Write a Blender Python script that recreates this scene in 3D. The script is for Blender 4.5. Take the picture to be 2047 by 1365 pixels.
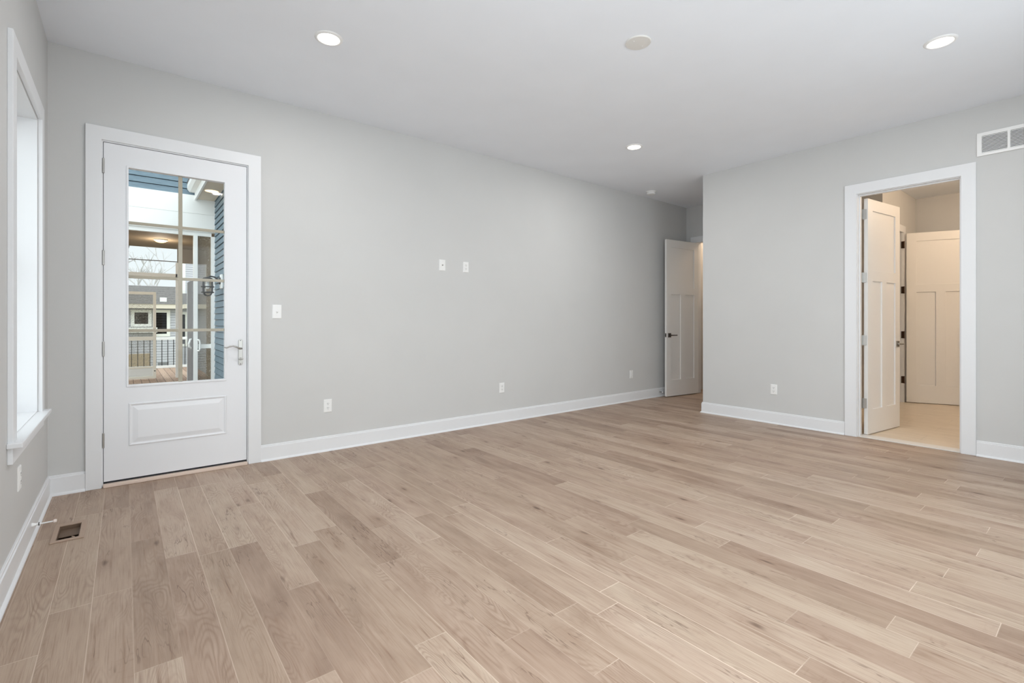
import bpy, bmesh, math, random
from mathutils import Vector, Matrix

for o in list(bpy.data.objects):
    bpy.data.objects.remove(o)
C = bpy.context.scene.collection
PI = math.pi


def lin(r, g, b):
    def f(v):
        v /= 255.0
        return v / 12.92 if v <= 0.04045 else ((v + 0.055) / 1.055) ** 2.4
    return (f(r), f(g), f(b), 1.0)


# ------------------------------------------------------------------ camera
IMG_W = 2047.0
FOCAL_PX = 969.0
HORIZON_Y = 641.5
EYE = 1.175
YAW = math.atan2(1213.5, FOCAL_PX)          # angle of the view axis from +X
fwd = Vector((math.cos(YAW), math.sin(YAW), 0))
cam_data = bpy.data.cameras.new('camera')
cam = bpy.data.objects.new('camera', cam_data)
C.objects.link(cam)
cam.location = (0, 0, EYE)
cam.rotation_euler = (PI / 2, 0, YAW - PI / 2)
cam_data.sensor_fit = 'HORIZONTAL'
cam_data.sensor_width = 36.0
cam_data.lens = 36.0 * FOCAL_PX / IMG_W
cam_data.shift_y = -(682.5 - HORIZON_Y) / IMG_W
cam_data.clip_start = 0.02
cam_data.clip_end = 300
bpy.context.scene.camera = cam

# ------------------------------------------------------------------ world, exposure, fill lamps
sc = bpy.context.scene
sc.view_settings.view_transform = 'Standard'
sc.view_settings.look = 'None'
sc.view_settings.exposure = 0.30
sc.view_settings.gamma = 1.0
sc.view_settings.use_curve_mapping = False

world = bpy.data.worlds.new('overcast_sky')
sc.world = world
world.use_nodes = True
wn = world.node_tree
wn.nodes.clear()
wo = wn.nodes.new('ShaderNodeOutputWorld')
wb = wn.nodes.new('ShaderNodeBackground')
wb.inputs['Color'].default_value = (0.86, 0.95, 0.97, 1)
# overcast sky, brightest high up behind the house where the hidden sun is
wtc = wn.nodes.new('ShaderNodeTexCoord')
wdot = wn.nodes.new('ShaderNodeVectorMath')
wdot.operation = 'DOT_PRODUCT'
wdot.inputs[1].default_value = (-0.35, -0.60, 0.72)
wmr = wn.nodes.new('ShaderNodeMapRange')
wmr.interpolation_type = 'SMOOTHSTEP'
wmr.inputs[1].default_value = -0.15
wmr.inputs[2].default_value = 0.85
wmr.inputs[3].default_value = 0.82
wmr.inputs[4].default_value = 2.1
wn.links.new(wtc.outputs['Generated'], wdot.inputs[0])
wn.links.new(wdot.outputs['Value'], wmr.inputs[0])
wn.links.new(wmr.outputs[0], wb.inputs['Strength'])
wn.links.new(wb.outputs[0], wo.inputs[0])


def area(name, loc, rot, sx, sy, power, color=(1, 1, 1), spread=PI):
    l = bpy.data.lights.new(name, 'AREA')
    l.shape = 'RECTANGLE'
    l.size, l.size_y = sx, sy
    l.energy = power
    l.color = color
    l.spread = spread
    o = bpy.data.objects.new(name, l)
    C.objects.link(o)
    o.location = loc
    o.rotation_euler = rot
    return o


DAY = (0.885, 0.955, 1.0)
# area lamps added as daylight fill at the unseen windows (two in the rear wall, one in the left wall beside the camera)
area('fill_lamp_rear_a', (1.4, -0.50, 1.55), (PI / 2, 0, 0), 1.5, 1.7, 18, DAY)
area('fill_lamp_rear_b', (3.6, -0.50, 1.55), (PI / 2, 0, 0), 1.5, 1.7, 15, DAY)
area('fill_lamp_left_near', (-0.47, 0.44, 1.5), (PI / 2, 0, -PI / 2), 0.84, 1.65, 40, DAY)

# ------------------------------------------------------------------ material helpers
MATS = {}


def new_mat(name):
    m = bpy.data.materials.new(name)
    m.use_nodes = True
    nt = m.node_tree
    nt.nodes.clear()
    out = nt.nodes.new('ShaderNodeOutputMaterial')
    MATS[name] = m
    return m, nt, out


class NB:
    """tiny node-graph builder"""
    def __init__(self, nt):
        self.nt = nt

    def link(self, sock, v):
        if isinstance(v, bpy.types.NodeSocket):
            self.nt.links.new(v, sock)
        else:
            sock.default_value = v

    def m(self, op, a, b=None, c=None, clamp=False):
        n = self.nt.nodes.new('ShaderNodeMath')
        n.operation = op
        n.use_clamp = clamp
        self.link(n.inputs[0], a)
        if b is not None:
            self.link(n.inputs[1], b)
        if c is not None:
            self.link(n.inputs[2], c)
        return n.outputs[0]

    def xyz(self, x, y, z):
        n = self.nt.nodes.new('ShaderNodeCombineXYZ')
        for i, v in enumerate((x, y, z)):
            self.link(n.inputs[i], v)
        return n.outputs[0]

    def sep(self, v):
        n = self.nt.nodes.new('ShaderNodeSeparateXYZ')
        self.link(n.inputs[0], v)
        return n.outputs

    def coord(self, which='Object'):
        return self.nt.nodes.new('ShaderNodeTexCoord').outputs[which]

    def noise(self, v, scale, detail=2, rough=0.5, dist=0.0):
        n = self.nt.nodes.new('ShaderNodeTexNoise')
        self.link(n.inputs['Vector'], v)
        n.inputs['Scale'].default_value = scale
        n.inputs['Detail'].default_value = detail
        n.inputs['Roughness'].default_value = rough
        n.inputs['Distortion'].default_value = dist
        return n.outputs['Fac']

    def white(self, v):
        n = self.nt.nodes.new('ShaderNodeTexWhiteNoise')
        n.noise_dimensions = '3D'
        self.link(n.inputs['Vector'], v)
        return n.outputs['Value'], n.outputs['Color']

    def mix(self, f, a, b, kind='MIX'):
        n = self.nt.nodes.new('ShaderNodeMix')
        n.data_type = 'RGBA'
        n.blend_type = kind
        self.link(n.inputs[0], f)
        self.link(n.inputs[6], a)
        self.link(n.inputs[7], b)
        return n.outputs[2]

    def ramp(self, f, stops):
        n = self.nt.nodes.new('ShaderNodeValToRGB')
        self.link(n.inputs[0], f)
        e = n.color_ramp.elements
        while len(e) > 1:
            e.remove(e[-1])
        e[0].position, e[0].color = stops[0]
        for p, c in stops[1:]:
            k = e.new(p)
            k.color = c
        return n.outputs[0]

    def smooth(self, v, a, b):
        n = self.nt.nodes.new('ShaderNodeMapRange')
        n.interpolation_type = 'SMOOTHSTEP'
        self.link(n.inputs[0], v)
        n.inputs[1].default_value = a
        n.inputs[2].default_value = b
        return n.outputs[0]

    def bump(self, h, strength, dist):
        n = self.nt.nodes.new('ShaderNodeBump')
        self.link(n.inputs['Height'], h)
        n.inputs['Strength'].default_value = strength
        n.inputs['Distance'].default_value = dist
        return n.outputs[0]

    def bsdf(self, color, rough=0.5, metal=0.0, spec=0.5, normal=None):
        n = self.nt.nodes.new('ShaderNodeBsdfPrincipled')
        self.link(n.inputs['Base Color'], color)
        self.link(n.inputs['Roughness'], rough)
        n.inputs['Metallic'].default_value = metal
        n.inputs['Specular IOR Level'].default_value = spec
        if normal is not None:
            self.link(n.inputs['Normal'], normal)
        return n.outputs[0]


def paint(name, rgb, rough=0.5, spec=0.4, grain=260, bump=0.05, metal=0.0, vary=0.03):
    """painted or plain surface with a faint procedural mottling and roller texture"""
    m, nt, out = new_mat(name)
    b = NB(nt)
    co = b.coord()
    c = lin(*rgb)
    dark = tuple(x * (1 - vary) for x in c[:3]) + (1,)
    lite = tuple(min(1, x * (1 + vary)) for x in c[:3]) + (1,)
    col = b.mix(b.noise(co, 2.3, 3), dark, lite)
    nrm = b.bump(b.noise(co, grain, 2), bump, 0.002) if bump else None
    nt.links.new(b.bsdf(col, rough, metal, spec, nrm), out.inputs[0])
    return m


WALL = paint('grey_wall_paint', (208, 208, 207), 0.65, 0.3, 180, 0.10)
CEIL = paint('white_ceiling_paint', (240, 244, 250), 0.8, 0.2, 150, 0.10)
TRIM = paint('white_trim_paint', (232, 233, 235), 0.4, 0.45, 120, 0.03, vary=0.01)
DOORP = paint('white_door_paint', (234, 235, 238), 0.42, 0.45, 120, 0.03, vary=0.01)
IDOOR = paint('white_interior_door_paint', (236, 234, 231), 0.45, 0.4, 120, 0.03, vary=0.01)
PLASTIC = paint('white_plastic', (240, 240, 239), 0.35, 0.5, 300, 0.0, vary=0.01)
COVERP = paint('off_white_plastic', (226, 224, 220), 0.5, 0.4, 300, 0.0, vary=0.01)
NICKEL = paint('satin_nickel', (172, 170, 166), 0.32, 0.5, 400, 0.02, metal=1.0)
NICKEL_SHADED = paint('nickel_shaded_tone', (96, 90, 86), 0.35, 0.5, 400, 0.02, metal=0.8)  # same nickel darkened in colour for the dark alcove it reflects
BRONZE = paint('dark_bronze', (74, 52, 36), 0.45, 0.5, 400, 0.02, metal=0.7)
DARK = paint('dark_void', (34, 33, 32), 0.8, 0.2, 100, 0.0)
SLOT = paint('dark_slot', (70, 68, 66), 0.7, 0.2, 100, 0.0)
RUBBER = paint('black_rubber', (44, 46, 50), 0.7, 0.3, 300, 0.05)
SILL = paint('pale_wood_threshold', (226, 206, 192), 0.5, 0.3, 90, 0.03)
TIPP = paint('pink_white_rubber_tip', (238, 224, 216), 0.5, 0.4, 90, 0.0)
MUNTIN = paint('greige_grille', (176, 168, 150), 0.45, 0.4, 90, 0.0)
MARBLE = paint('white_stone_sill', (226, 222, 216), 0.35, 0.5, 30, 0.0, vary=0.05)
BEAMW = paint('white_beam_board', (238, 240, 238), 0.55, 0.3, 60, 0.03)
SOFFIT = paint('cream_soffit', (222, 212, 194), 0.6, 0.3, 60, 0.03)
PORCHB = paint('taupe_porch_panel', (138, 124, 104), 0.8, 0.2, 60, 0.05)
BLACKM = paint('black_metal', (26, 26, 28), 0.45, 0.5, 200, 0.0)
GREYM = paint('grey_door_edge', (120, 119, 120), 0.6, 0.3, 60, 0.03)
TREEB = paint('pale_bark', (206, 204, 204), 0.9, 0.1, 20, 0.2, vary=0.15)
CRATE = paint('weathered_grey_plastic', (150, 152, 152), 0.7, 0.2, 40, 0.05, vary=0.2)


def glass_mat(name, tint=(1, 1, 1, 1), fres=1.5, gloss=0.6):
    m, nt, out = new_mat(name)
    b = NB(nt)
    tr = nt.nodes.new('ShaderNodeBsdfTransparent')
    tr.inputs[0].default_value = tint
    gl = nt.nodes.new('ShaderNodeBsdfGlossy')
    gl.inputs['Roughness'].default_value = 0.02
    fr = nt.nodes.new('ShaderNodeFresnel')
    fr.inputs[0].default_value = fres
    mx = nt.nodes.new('ShaderNodeMixShader')
    nt.links.new(b.m('MULTIPLY', fr.outputs[0], gloss), mx.inputs[0])
    nt.links.new(tr.outputs[0], mx.inputs[1])
    nt.links.new(gl.outputs[0], mx.inputs[2])
    nt.links.new(mx.outputs[0], out.inputs[0])
    return m


GLASS = glass_mat('clear_glass', gloss=0.18)
DGLASS = glass_mat('house_window_glass', (0.25, 0.27, 0.26, 1), 1.6, 1.0)


def screen_mat(name, rgb, cover):
    """insect mesh with rain drops caught in it: a fine weave that lets part of the light through"""
    m, nt, out = new_mat(name)
    b = NB(nt)
    co = b.coord()
    n = b.noise(co, 60, 3, 0.6)
    fac = b.m('ADD', cover, b.m('MULTIPLY', b.smooth(n, 0.5, 0.7), 0.28), clamp=True)
    tr = nt.nodes.new('ShaderNodeBsdfTransparent')
    col = b.mix(b.smooth(n, 0.58, 0.7), lin(*rgb), lin(215, 212, 204))
    mx = nt.nodes.new('ShaderNodeMixShader')
    nt.links.new(fac, mx.inputs[0])
    nt.links.new(tr.outputs[0], mx.inputs[1])
    nt.links.new(b.bsdf(col, 0.8, 0, 0.2), mx.inputs[2])
    nt.links.new(mx.outputs[0], out.inputs[0])
    return m


SCREEN = screen_mat('wet_insect_mesh', (140, 136, 124), 0.16)
SCREENF = screen_mat('fine_insect_mesh', (128, 118, 102), 0.42)


def emit_mat(name, rgb, strength):
    m, nt, out = new_mat(name)
    e = nt.nodes.new('ShaderNodeEmission')
    e.inputs[0].default_value = lin(*rgb)
    e.inputs[1].default_value = strength
    nt.links.new(e.outputs[0], out.inputs[0])
    return m


LENS = emit_mat('lit_downlight_lens', (255, 250, 240), 6.0)
WARML = emit_mat('lit_warm_lens', (255, 214, 150), 3.0)


def siding_mat(name, rgb, pitch, z0=0.0):
    """horizontal lap siding boards, each a little different in tone"""
    m, nt, out = new_mat(name)
    b = NB(nt)
    co = b.coord()
    x, y, z = b.sep(co)
    t = b.m('DIVIDE', b.m('SUBTRACT', z, z0), pitch)
    f = b.m('FRACT', t)
    row = b.m('FLOOR', t)
    v, _ = b.white(b.xyz(row, 3.0, 1.0))
    grain = b.noise(b.xyz(b.m('MULTIPLY', x, 4.0), b.m('MULTIPLY', y, 4.0), b.m('MULTIPLY', z, 60.0)), 3.0, 3)
    c = lin(*rgb)
    lo = tuple(k * 0.86 for k in c[:3]) + (1,)
    hi = tuple(min(1, k * 1.14) for k in c[:3]) + (1,)
    col = b.mix(b.m('ADD', b.m('MULTIPLY', grain, 0.7), b.m('MULTIPLY', v, 0.3)), lo, hi)
    nrm = b.bump(f, 0.6, 0.012)
    nt.links.new(b.bsdf(col, 0.6, 0, 0.3, nrm), out.inputs[0])
    return m


GSIDE = siding_mat('grey_lap_siding', (192, 192, 196), 0.105)
CEDAR = siding_mat('tan_board_fence', (176, 158, 132), 0.14)


def shingle_mat():
    m, nt, out = new_mat('grey_roof_shingles')
    b = NB(nt)
    co = b.coord()
    x, y, z = b.sep(co)
    n = b.noise(co, 14, 4, 0.7)
    row = b.m('FRACT', b.m('MULTIPLY', z, 9.0))
    col = b.ramp(n, [(0.3, lin(86, 84, 82)), (0.7, lin(136, 132, 128))])
    col = b.mix(b.m('MULTIPLY', b.m('LESS_THAN', row, 0.15), 0.4), col, lin(60, 60, 64))
    nt.links.new(b.bsdf(col, 0.9, 0, 0.2), out.inputs[0])
    return m


SHINGLE = shingle_mat()


def blue_mat():
    m, nt, out = new_mat('slate_blue_siding')
    b = NB(nt)
    co = b.coord()
    x, y, z = b.sep(co)
    g = b.noise(b.xyz(b.m('MULTIPLY', x, 3.0), b.m('MULTIPLY', y, 3.0), b.m('MULTIPLY', z, 50.0)), 3.0, 4, 0.6)
    col = b.ramp(g, [(0.3, lin(94, 112, 124)), (0.7, lin(124, 144, 156))])
    nt.links.new(b.bsdf(col, 0.6, 0, 0.3), out.inputs[0])
    return m


BLUE = blue_mat()


def deck_mat():
    m, nt, out = new_mat('brown_deck_boards')
    b = NB(nt)
    x, y, z = b.sep(b.coord())
    t = b.m('DIVIDE', x, 0.14)
    f = b.m('FRACT', t)
    v, _ = b.white(b.xyz(b.m('FLOOR', t), 1.0, 2.0))
    n = b.noise(b.xyz(b.m('MULTIPLY', x, 30.0), b.m('MULTIPLY', y, 2.0), v), 1.5, 4, 0.6)
    col = b.ramp(b.m('ADD', b.m('MULTIPLY', n, 0.7), b.m('MULTIPLY', v, 0.3)),
                 [(0.25, lin(142, 112, 92)), (0.75, lin(196, 168, 146))])
    col = b.mix(b.m('LESS_THAN', f, 0.06), col, lin(70, 52, 42))
    nt.links.new(b.bsdf(col, 0.6, 0, 0.3), out.inputs[0])
    return m


DECKM = deck_mat()


def ground_mat():
    m, nt, out = new_mat('lawn_ground')
    b = NB(nt)
    n = b.noise(b.coord(), 3, 5, 0.7)
    col = b.ramp(n, [(0.3, lin(110, 112, 84)), (0.7, lin(160, 154, 124))])
    nt.links.new(b.bsdf(col, 0.9, 0, 0.1), out.inputs[0])
    return m


GROUND = ground_mat()

PW, PL, PX0 = 0.132, 1.22, 0.025        # floor plank width, length and lateral start


def floor_mat():
    m, nt, out = new_mat('oak_plank_floor')
    b = NB(nt)
    x, y, z = b.sep(b.coord())
    u = b.m('DIVIDE', b.m('SUBTRACT', x, PX0), PW)
    row = b.m('FLOOR', u)
    fx = b.m('FRACT', u)
    r0, _ = b.white(b.xyz(row, 7.0, 3.0))
    v = b.m('DIVIDE', b.m('ADD', y, b.m('MULTIPLY', r0, PL)), PL)
    colm = b.m('FLOOR', v)
    fy = b.m('FRACT', v)
    idv, idc = b.white(b.xyz(row, colm, 11.0))
    ir, ig, ib = b.sep(idc)
    # plank-local coordinates, shifted so every board is cut from different timber
    lx = b.m('ADD', b.m('MULTIPLY', fx, PW), b.m('MULTIPLY', ir, 37.0))
    ly = b.m('ADD', b.m('MULTIPLY', fy, PL), b.m('MULTIPLY', ig, 53.0))
    # broad light and dark drifts along the board
    drift = b.noise(b.xyz(b.m('MULTIPLY', lx, 13.0), b.m('MULTIPLY', ly, 2.6), ib), 1.0, 3, 0.55, 0.4)
    # cathedral growth rings: iso-lines of a stretched field
    field = b.noise(b.xyz(b.m('MULTIPLY', lx, 9.0), b.m('MULTIPLY', ly, 1.5), ib), 1.0, 1.5, 0.45, 0.3)
    wob = b.noise(b.xyz(b.m('MULTIPLY', lx, 60.0), b.m('MULTIPLY', ly, 9.0), ib), 1.0, 2)
    rings = b.m('SINE', b.m('ADD', b.m('MULTIPLY', field, 185.0), b.m('MULTIPLY', wob, 2.4)))
    rings = b.m('POWER', b.m('MULTIPLY_ADD', rings, 0.5, 0.5), 2.0)
    rmask = b.smooth(b.noise(b.xyz(b.m('MULTIPLY', lx, 6.0), b.m('MULTIPLY', ly, 1.8), b.m('ADD', ib, 5.0)), 1.0, 1), 0.42, 0.70)
    # straight fine grain
    fine = b.noise(b.xyz(b.m('MULTIPLY', lx, 260.0), b.m('MULTIPLY', ly, 6.0), ib), 1.0, 3, 0.6)
    streak = b.noise(b.xyz(b.m('MULTIPLY', lx, 60.0), b.m('MULTIPLY', ly, 1.7), b.m('ADD', ib, 9.0)), 1.0, 4, 0.6, 0.6)
    # cross-cut flecks (sawn texture)
    fleck = b.noise(b.xyz(b.m('MULTIPLY', lx, 16.0), b.m('MULTIPLY', ly, 70.0), ib), 1.0, 2)
    # knots
    vo = nt.nodes.new('ShaderNodeTexVoronoi')
    vo.feature = 'F1'
    b.link(vo.inputs['Vector'], b.xyz(b.m('ADD', b.m('MULTIPLY', lx, 8.0), b.m('MULTIPLY', wob, 0.22)),
                                      b.m('ADD', b.m('MULTIPLY', ly, 2.6), b.m('MULTIPLY', wob, 0.12)), 0.5))
    vo.inputs['Scale'].default_value = 1.0
    knot = b.m('SUBTRACT', 1.0, b.smooth(vo.outputs['Distance'], 0.02, 0.14))
    kr, kg, kb = b.sep(vo.outputs['Color'])
    knot = b.m('MULTIPLY', knot, b.m('GREATER_THAN', kr, 0.35))
    halo = b.m('SUBTRACT', 1.0, b.smooth(vo.outputs['Distance'], 0.05, 0.42))
    halo = b.m('MULTIPLY', halo, b.m('GREATER_THAN', kr, 0.35))
    # thin drying cracks wandering along the grain
    cn = b.noise(b.xyz(b.m('MULTIPLY', lx, 20.0), b.m('MULTIPLY', ly, 2.1), b.m('ADD', ib, 2.0)), 1.0, 3, 0.55)
    crack = b.m('SUBTRACT', 1.0, b.smooth(b.m('ABSOLUTE', b.m('SUBTRACT', cn, 0.5)), 0.004, 0.013))
    cmask = b.smooth(b.noise(b.xyz(b.m('MULTIPLY', lx, 5.0), b.m('MULTIPLY', ly, 2.0), b.m('ADD', ib, 7.0)), 1.0, 2), 0.54, 0.66)
    crack = b.m('MULTIPLY', crack, cmask)
    # base tones
    tone = b.m('ADD', b.m('MULTIPLY', idv, 0.36), b.m('MULTIPLY', drift, 0.68))
    col = b.ramp(tone, [(0.18, lin(134, 110, 94)), (0.40, lin(162, 138, 120)), (0.60, lin(177, 154, 136)),
                        (0.85, lin(193, 174, 156))])
    hue = b.mix(b.m('MULTIPLY', ib, 0.25), col, lin(178, 160, 138))
    col = hue
    col = b.mix(b.m('MULTIPLY', b.m('MULTIPLY', rings, rmask), 0.42), col, lin(126, 98, 80))
    col = b.mix(b.m('MULTIPLY', b.smooth(fine, 0.45, 0.72), 0.32), col, lin(132, 104, 86))
    col = b.mix(b.m('MULTIPLY', b.smooth(streak, 0.55, 0.72), 0.5), col, lin(138, 108, 88))
    col = b.mix(b.m('MULTIPLY', b.smooth(streak, 0.66, 0.74), 0.6), col, lin(92, 68, 54))
    col = b.mix(b.m('MULTIPLY', b.m('MULTIPLY', b.smooth(fleck, 0.55, 0.7), b.smooth(drift, 0.5, 0.3)), 0.22), col, lin(126, 98, 80))
    col = b.mix(b.m('MULTIPLY', halo, 0.30), col, lin(134, 104, 84))
    col = b.mix(b.m('MULTIPLY', knot, 0.75), col, lin(82, 58, 44))
    col = b.mix(b.m('MULTIPLY', crack, 0.55), col, lin(96, 72, 58))
    # bevelled joints: light caught by the bevels painted as pale lines, plus a thin groove
    ex = b.m('MINIMUM', fx, b.m('SUBTRACT', 1.0, fx))
    ey = b.m('MINIMUM', fy, b.m('SUBTRACT', 1.0, fy))
    jx = b.m('LESS_THAN', b.m('MULTIPLY', ex, PW), 0.0016)
    jy = b.m('LESS_THAN', b.m('MULTIPLY', ey, PL), 0.0017)
    joint = b.m('MAXIMUM', jx, jy)
    jcol = b.mix(b.m('MULTIPLY', idv, 1.0), lin(186, 164, 146), lin(236, 220, 204))
    jr, _ = b.white(b.xyz(b.m('FLOOR', b.m('ADD', u, 0.5)), 2.0, 5.0))
    col = b.mix(b.m('MULTIPLY', joint, b.m('MULTIPLY_ADD', jr, 0.5, 0.2)), col, jcol)
    h = b.m('SUBTRACT', b.m('MULTIPLY', b.m('MULTIPLY', rings, rmask), -0.4), b.m('MULTIPLY', joint, 1.5))
    nrm = b.bump(h, 0.25, 0.0012)
    rough = b.m('MULTIPLY_ADD', fine, 0.18, 0.36)
    nt.links.new(b.bsdf(col, rough, 0, 0.42, nrm), out.inputs[0])
    return m


FLOORM = floor_mat()


def tile_mat():
    m, nt, out = new_mat('beige_bathroom_tile')
    b = NB(nt)
    x, y, z = b.sep(b.coord())
    t = b.m('DIVIDE', x, 0.305)
    ro = b.m('FLOOR', t)
    s = b.m('ADD', b.m('DIVIDE', y, 0.61), b.m('MULTIPLY', ro, 0.5))
    n = b.noise(b.xyz(b.m('MULTIPLY', x, 18.0), b.m('MULTIPLY', y, 2.0), 0.0), 1.5, 4, 0.6, 0.5)
    col = b.ramp(n, [(0.3, lin(206, 190, 168)), (0.7, lin(226, 212, 192))])
    fx = b.m('FRACT', t)
    fy = b.m('FRACT', s)
    g = b.m('MAXIMUM', b.m('LESS_THAN', fx, 0.012), b.m('LESS_THAN', fy, 0.006))
    col = b.mix(b.m('MULTIPLY', g, 0.5), col, lin(180, 166, 146))
    nt.links.new(b.bsdf(col, 0.35, 0, 0.5), out.inputs[0])
    return m


TILE = tile_mat()

# ------------------------------------------------------------------ geometry helpers


def obj(name, bm, mat, parent=None, smooth=False, bevel=0.0):
    me = bpy.data.meshes.new(name)
    bmesh.ops.remove_doubles(bm, verts=bm.verts, dist=1e-6)
    bmesh.ops.recalc_face_normals(bm, faces=bm.faces)
    bm.to_mesh(me)
    bm.free()
    me.materials.append(mat)
    if smooth:
        for p in me.polygons:
            p.use_smooth = True
    o = bpy.data.objects.new(name, me)
    C.objects.link(o)
    if parent is not None:
        o.parent = parent
    if bevel:
        bv = o.modifiers.new('edge', 'BEVEL')
        bv.width = bevel
        bv.segments = 2
        bv.limit_method = 'ANGLE'
        bv.angle_limit = math.radians(40)
    return o


def add_box(bm, x0, x1, y0, y1, z0, z1):
    vs = [bm.verts.new((x, y, z)) for x in (x0, x1) for y in (y0, y1) for z in (z0, z1)]
    for f in ((0, 1, 3, 2), (4, 6, 7, 5), (0, 4, 5, 1), (2, 3, 7, 6), (0, 2, 6, 4), (1, 5, 7, 3)):
        bm.faces.new([vs[i] for i in f])


def box(*a):
    bm = bmesh.new()
    add_box(bm, *a)
    return bm


def relief(us, vs, front, back, mp):
    """one joined slab on a (u,v) grid; front(i,j)/back(i,j) give the depth of each cell, None = opening"""
    bm = bmesh.new()
    nu, nv = len(us) - 1, len(vs) - 1

    def cell(i, j):
        if 0 <= i < nu and 0 <= j < nv:
            f = front(i, j)
            if f is not None:
                return (f, back(i, j))
        return None

    def quad(pts):
        bm.faces.new([bm.verts.new(mp(*p)) for p in pts])

    for i in range(nu):
        for j in range(nv):
            c = cell(i, j)
            if c is None:
                continue
            u0, u1, v0, v1 = us[i], us[i + 1], vs[j], vs[j + 1]
            for w in c:
                quad([(u0, v0, w), (u1, v0, w), (u1, v1, w), (u0, v1, w)])
    # risers between neighbouring cells
    for i in range(nu + 1):
        for j in range(nv):
            a, c = cell(i - 1, j), cell(i, j)
            for lo, hi in riser(a, c):
                u, v0, v1 = us[i], vs[j], vs[j + 1]
                quad([(u, v0, lo), (u, v1, lo), (u, v1, hi), (u, v0, hi)])
    for i in range(nu):
        for j in range(nv + 1):
            a, c = cell(i, j - 1), cell(i, j)
            for lo, hi in riser(a, c):
                v, u0, u1 = vs[j], us[i], us[i + 1]
                quad([(u0, v, lo), (u1, v, lo), (u1, v, hi), (u0, v, hi)])
    return bm


def riser(a, c):
    if a is None and c is None:
        return []
    if a is None or c is None:
        k = a or c
        return [(min(k), max(k))]
    r = []
    for k in (0, 1):
        if abs(a[k] - c[k]) > 1e-7:
            r.append((min(a[k], c[k]), max(a[k], c[k])))
    return r


def frame_cells(us, vs, holes, w0, w1, mp):
    """flat slab from w0 to w1 with the listed (i,j) cells left open"""
    return relief(us, vs, lambda i, j: None if (i, j) in holes else w0, lambda i, j: w1, mp)


def ringstack(rings, mp, cap0=True, cap1=True):
    """loft rectangles (u0,u1,v0,v1,w) one into the next"""
    bm = bmesh.new()
    prev = None
    for (u0, u1, v0, v1, w) in rings:
        cur = [bm.verts.new(mp(*p)) for p in ((u0, v0, w), (u1, v0, w), (u1, v1, w), (u0, v1, w))]
        if prev:
            for k in range(4):
                bm.faces.new((prev[k], prev[(k + 1) % 4], cur[(k + 1) % 4], cur[k]))
        elif cap0:
            bm.faces.new(cur)
        prev = cur
    if cap1:
        bm.faces.new(prev)
    return bm


def add_tube(bm, pts, rad, n=10, caps=True):
    pts = [Vector(p) for p in pts]
    if not hasattr(rad, '__len__'):
        rad = [rad] * len(pts)
    prev = None
    up0 = None
    for k, p in enumerate(pts):
        d = (pts[min(k + 1, len(pts) - 1)] - pts[max(k - 1, 0)]).normalized()
        if up0 is None:
            ref = Vector((0, 0, 1)) if abs(d.z) < 0.9 else Vector((1, 0, 0))
            a = d.cross(ref).normalized()
        else:
            a = (up0 - d * up0.dot(d)).normalized()
        up0 = a
        c = d.cross(a)
        ring = [bm.verts.new(p + (a * math.cos(t) + c * math.sin(t)) * rad[k])
                for t in (2 * PI * q / n for q in range(n))]
        if prev:
            for q in range(n):
                bm.faces.new((prev[q], prev[(q + 1) % n], ring[(q + 1) % n], ring[q]))
        elif caps:
            bm.faces.new(ring)
        prev = ring
    if caps:
        bm.faces.new(prev)


def tube(pts, rad, n=10):
    bm = bmesh.new()
    add_tube(bm, pts, rad, n)
    return bm


def lathe(profile, mp, n=40, cap0=True, cap1=True):
    """profile of (radius, w) turned about the local axis; mp(u,v,w) places it"""
    bm = bmesh.new()
    prev = None
    for r, w in profile:
        ring = [bm.verts.new(mp(r * math.cos(2 * PI * k / n), r * math.sin(2 * PI * k / n), w)) for k in range(n)]
        if prev:
            for k in range(n):
                bm.faces.new((prev[k], prev[(k + 1) % n], ring[(k + 1) % n], ring[k]))
        elif cap0:
            bm.faces.new(ring)
        prev = ring
    if cap1:
        bm.faces.new(prev)
    return bm


def poly_prism(pts, mp, w0, w1):
    bm = bmesh.new()
    a = [bm.verts.new(mp(u, v, w0)) for u, v in pts]
    c = [bm.verts.new(mp(u, v, w1)) for u, v in pts]
    bm.faces.new(a)
    bm.faces.new(c)
    n = len(pts)
    for k in range(n):
        bm.faces.new((a[k], a[(k + 1) % n], c[(k + 1) % n], c[k]))
    return bm


def empty(name, loc=(0, 0, 0), rotz=0.0):
    o = bpy.data.objects.new(name, None)
    C.objects.link(o)
    o.location = loc
    o.rotation_euler = (0, 0, rotz)
    o.empty_display_size = 0.1
    return o


def tag(o, label, cat, group=None, kind=None):
    o['label'] = label
    o['category'] = cat
    if group:
        o['group'] = group
    if kind:
        o['kind'] = kind
    return o


def struct(o, label, cat):
    return tag(o, label, cat, kind='structure')


def dup(root, loc, rotz, label=None):
    r = root.copy()
    C.objects.link(r)
    r.location = loc
    r.rotation_euler = (0, 0, rotz)
    if label:
        r['label'] = label
    for ch in list(root.children):
        c = ch.copy()
        C.objects.link(c)
        c.parent = r
        for g in list(ch.children):
            d = g.copy()
            C.objects.link(d)
            d.parent = c
    return r


# ------------------------------------------------------------------ room dimensions (metres)
H = 3.047          # ceiling
XL = -0.405        # left wall face
YB = 4.475         # back wall face
XR = 5.81          # right wall face
YR = -0.46         # rear wall face
YA = 3.34          # side wall of the alcove
XA = 7.27          # end wall of the alcove
T = 0.12
XH = 8.70          # hall beyond the alcove
XBW = 9.51         # bathroom end wall
YBW = 1.95         # bathroom side wall

mY = lambda u, v, w: (u, w, v)       # u=X v=Z w=Y  (walls facing -Y / +Y)
mX = lambda u, v, w: (w, u, v)       # u=Y v=Z w=X

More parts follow.
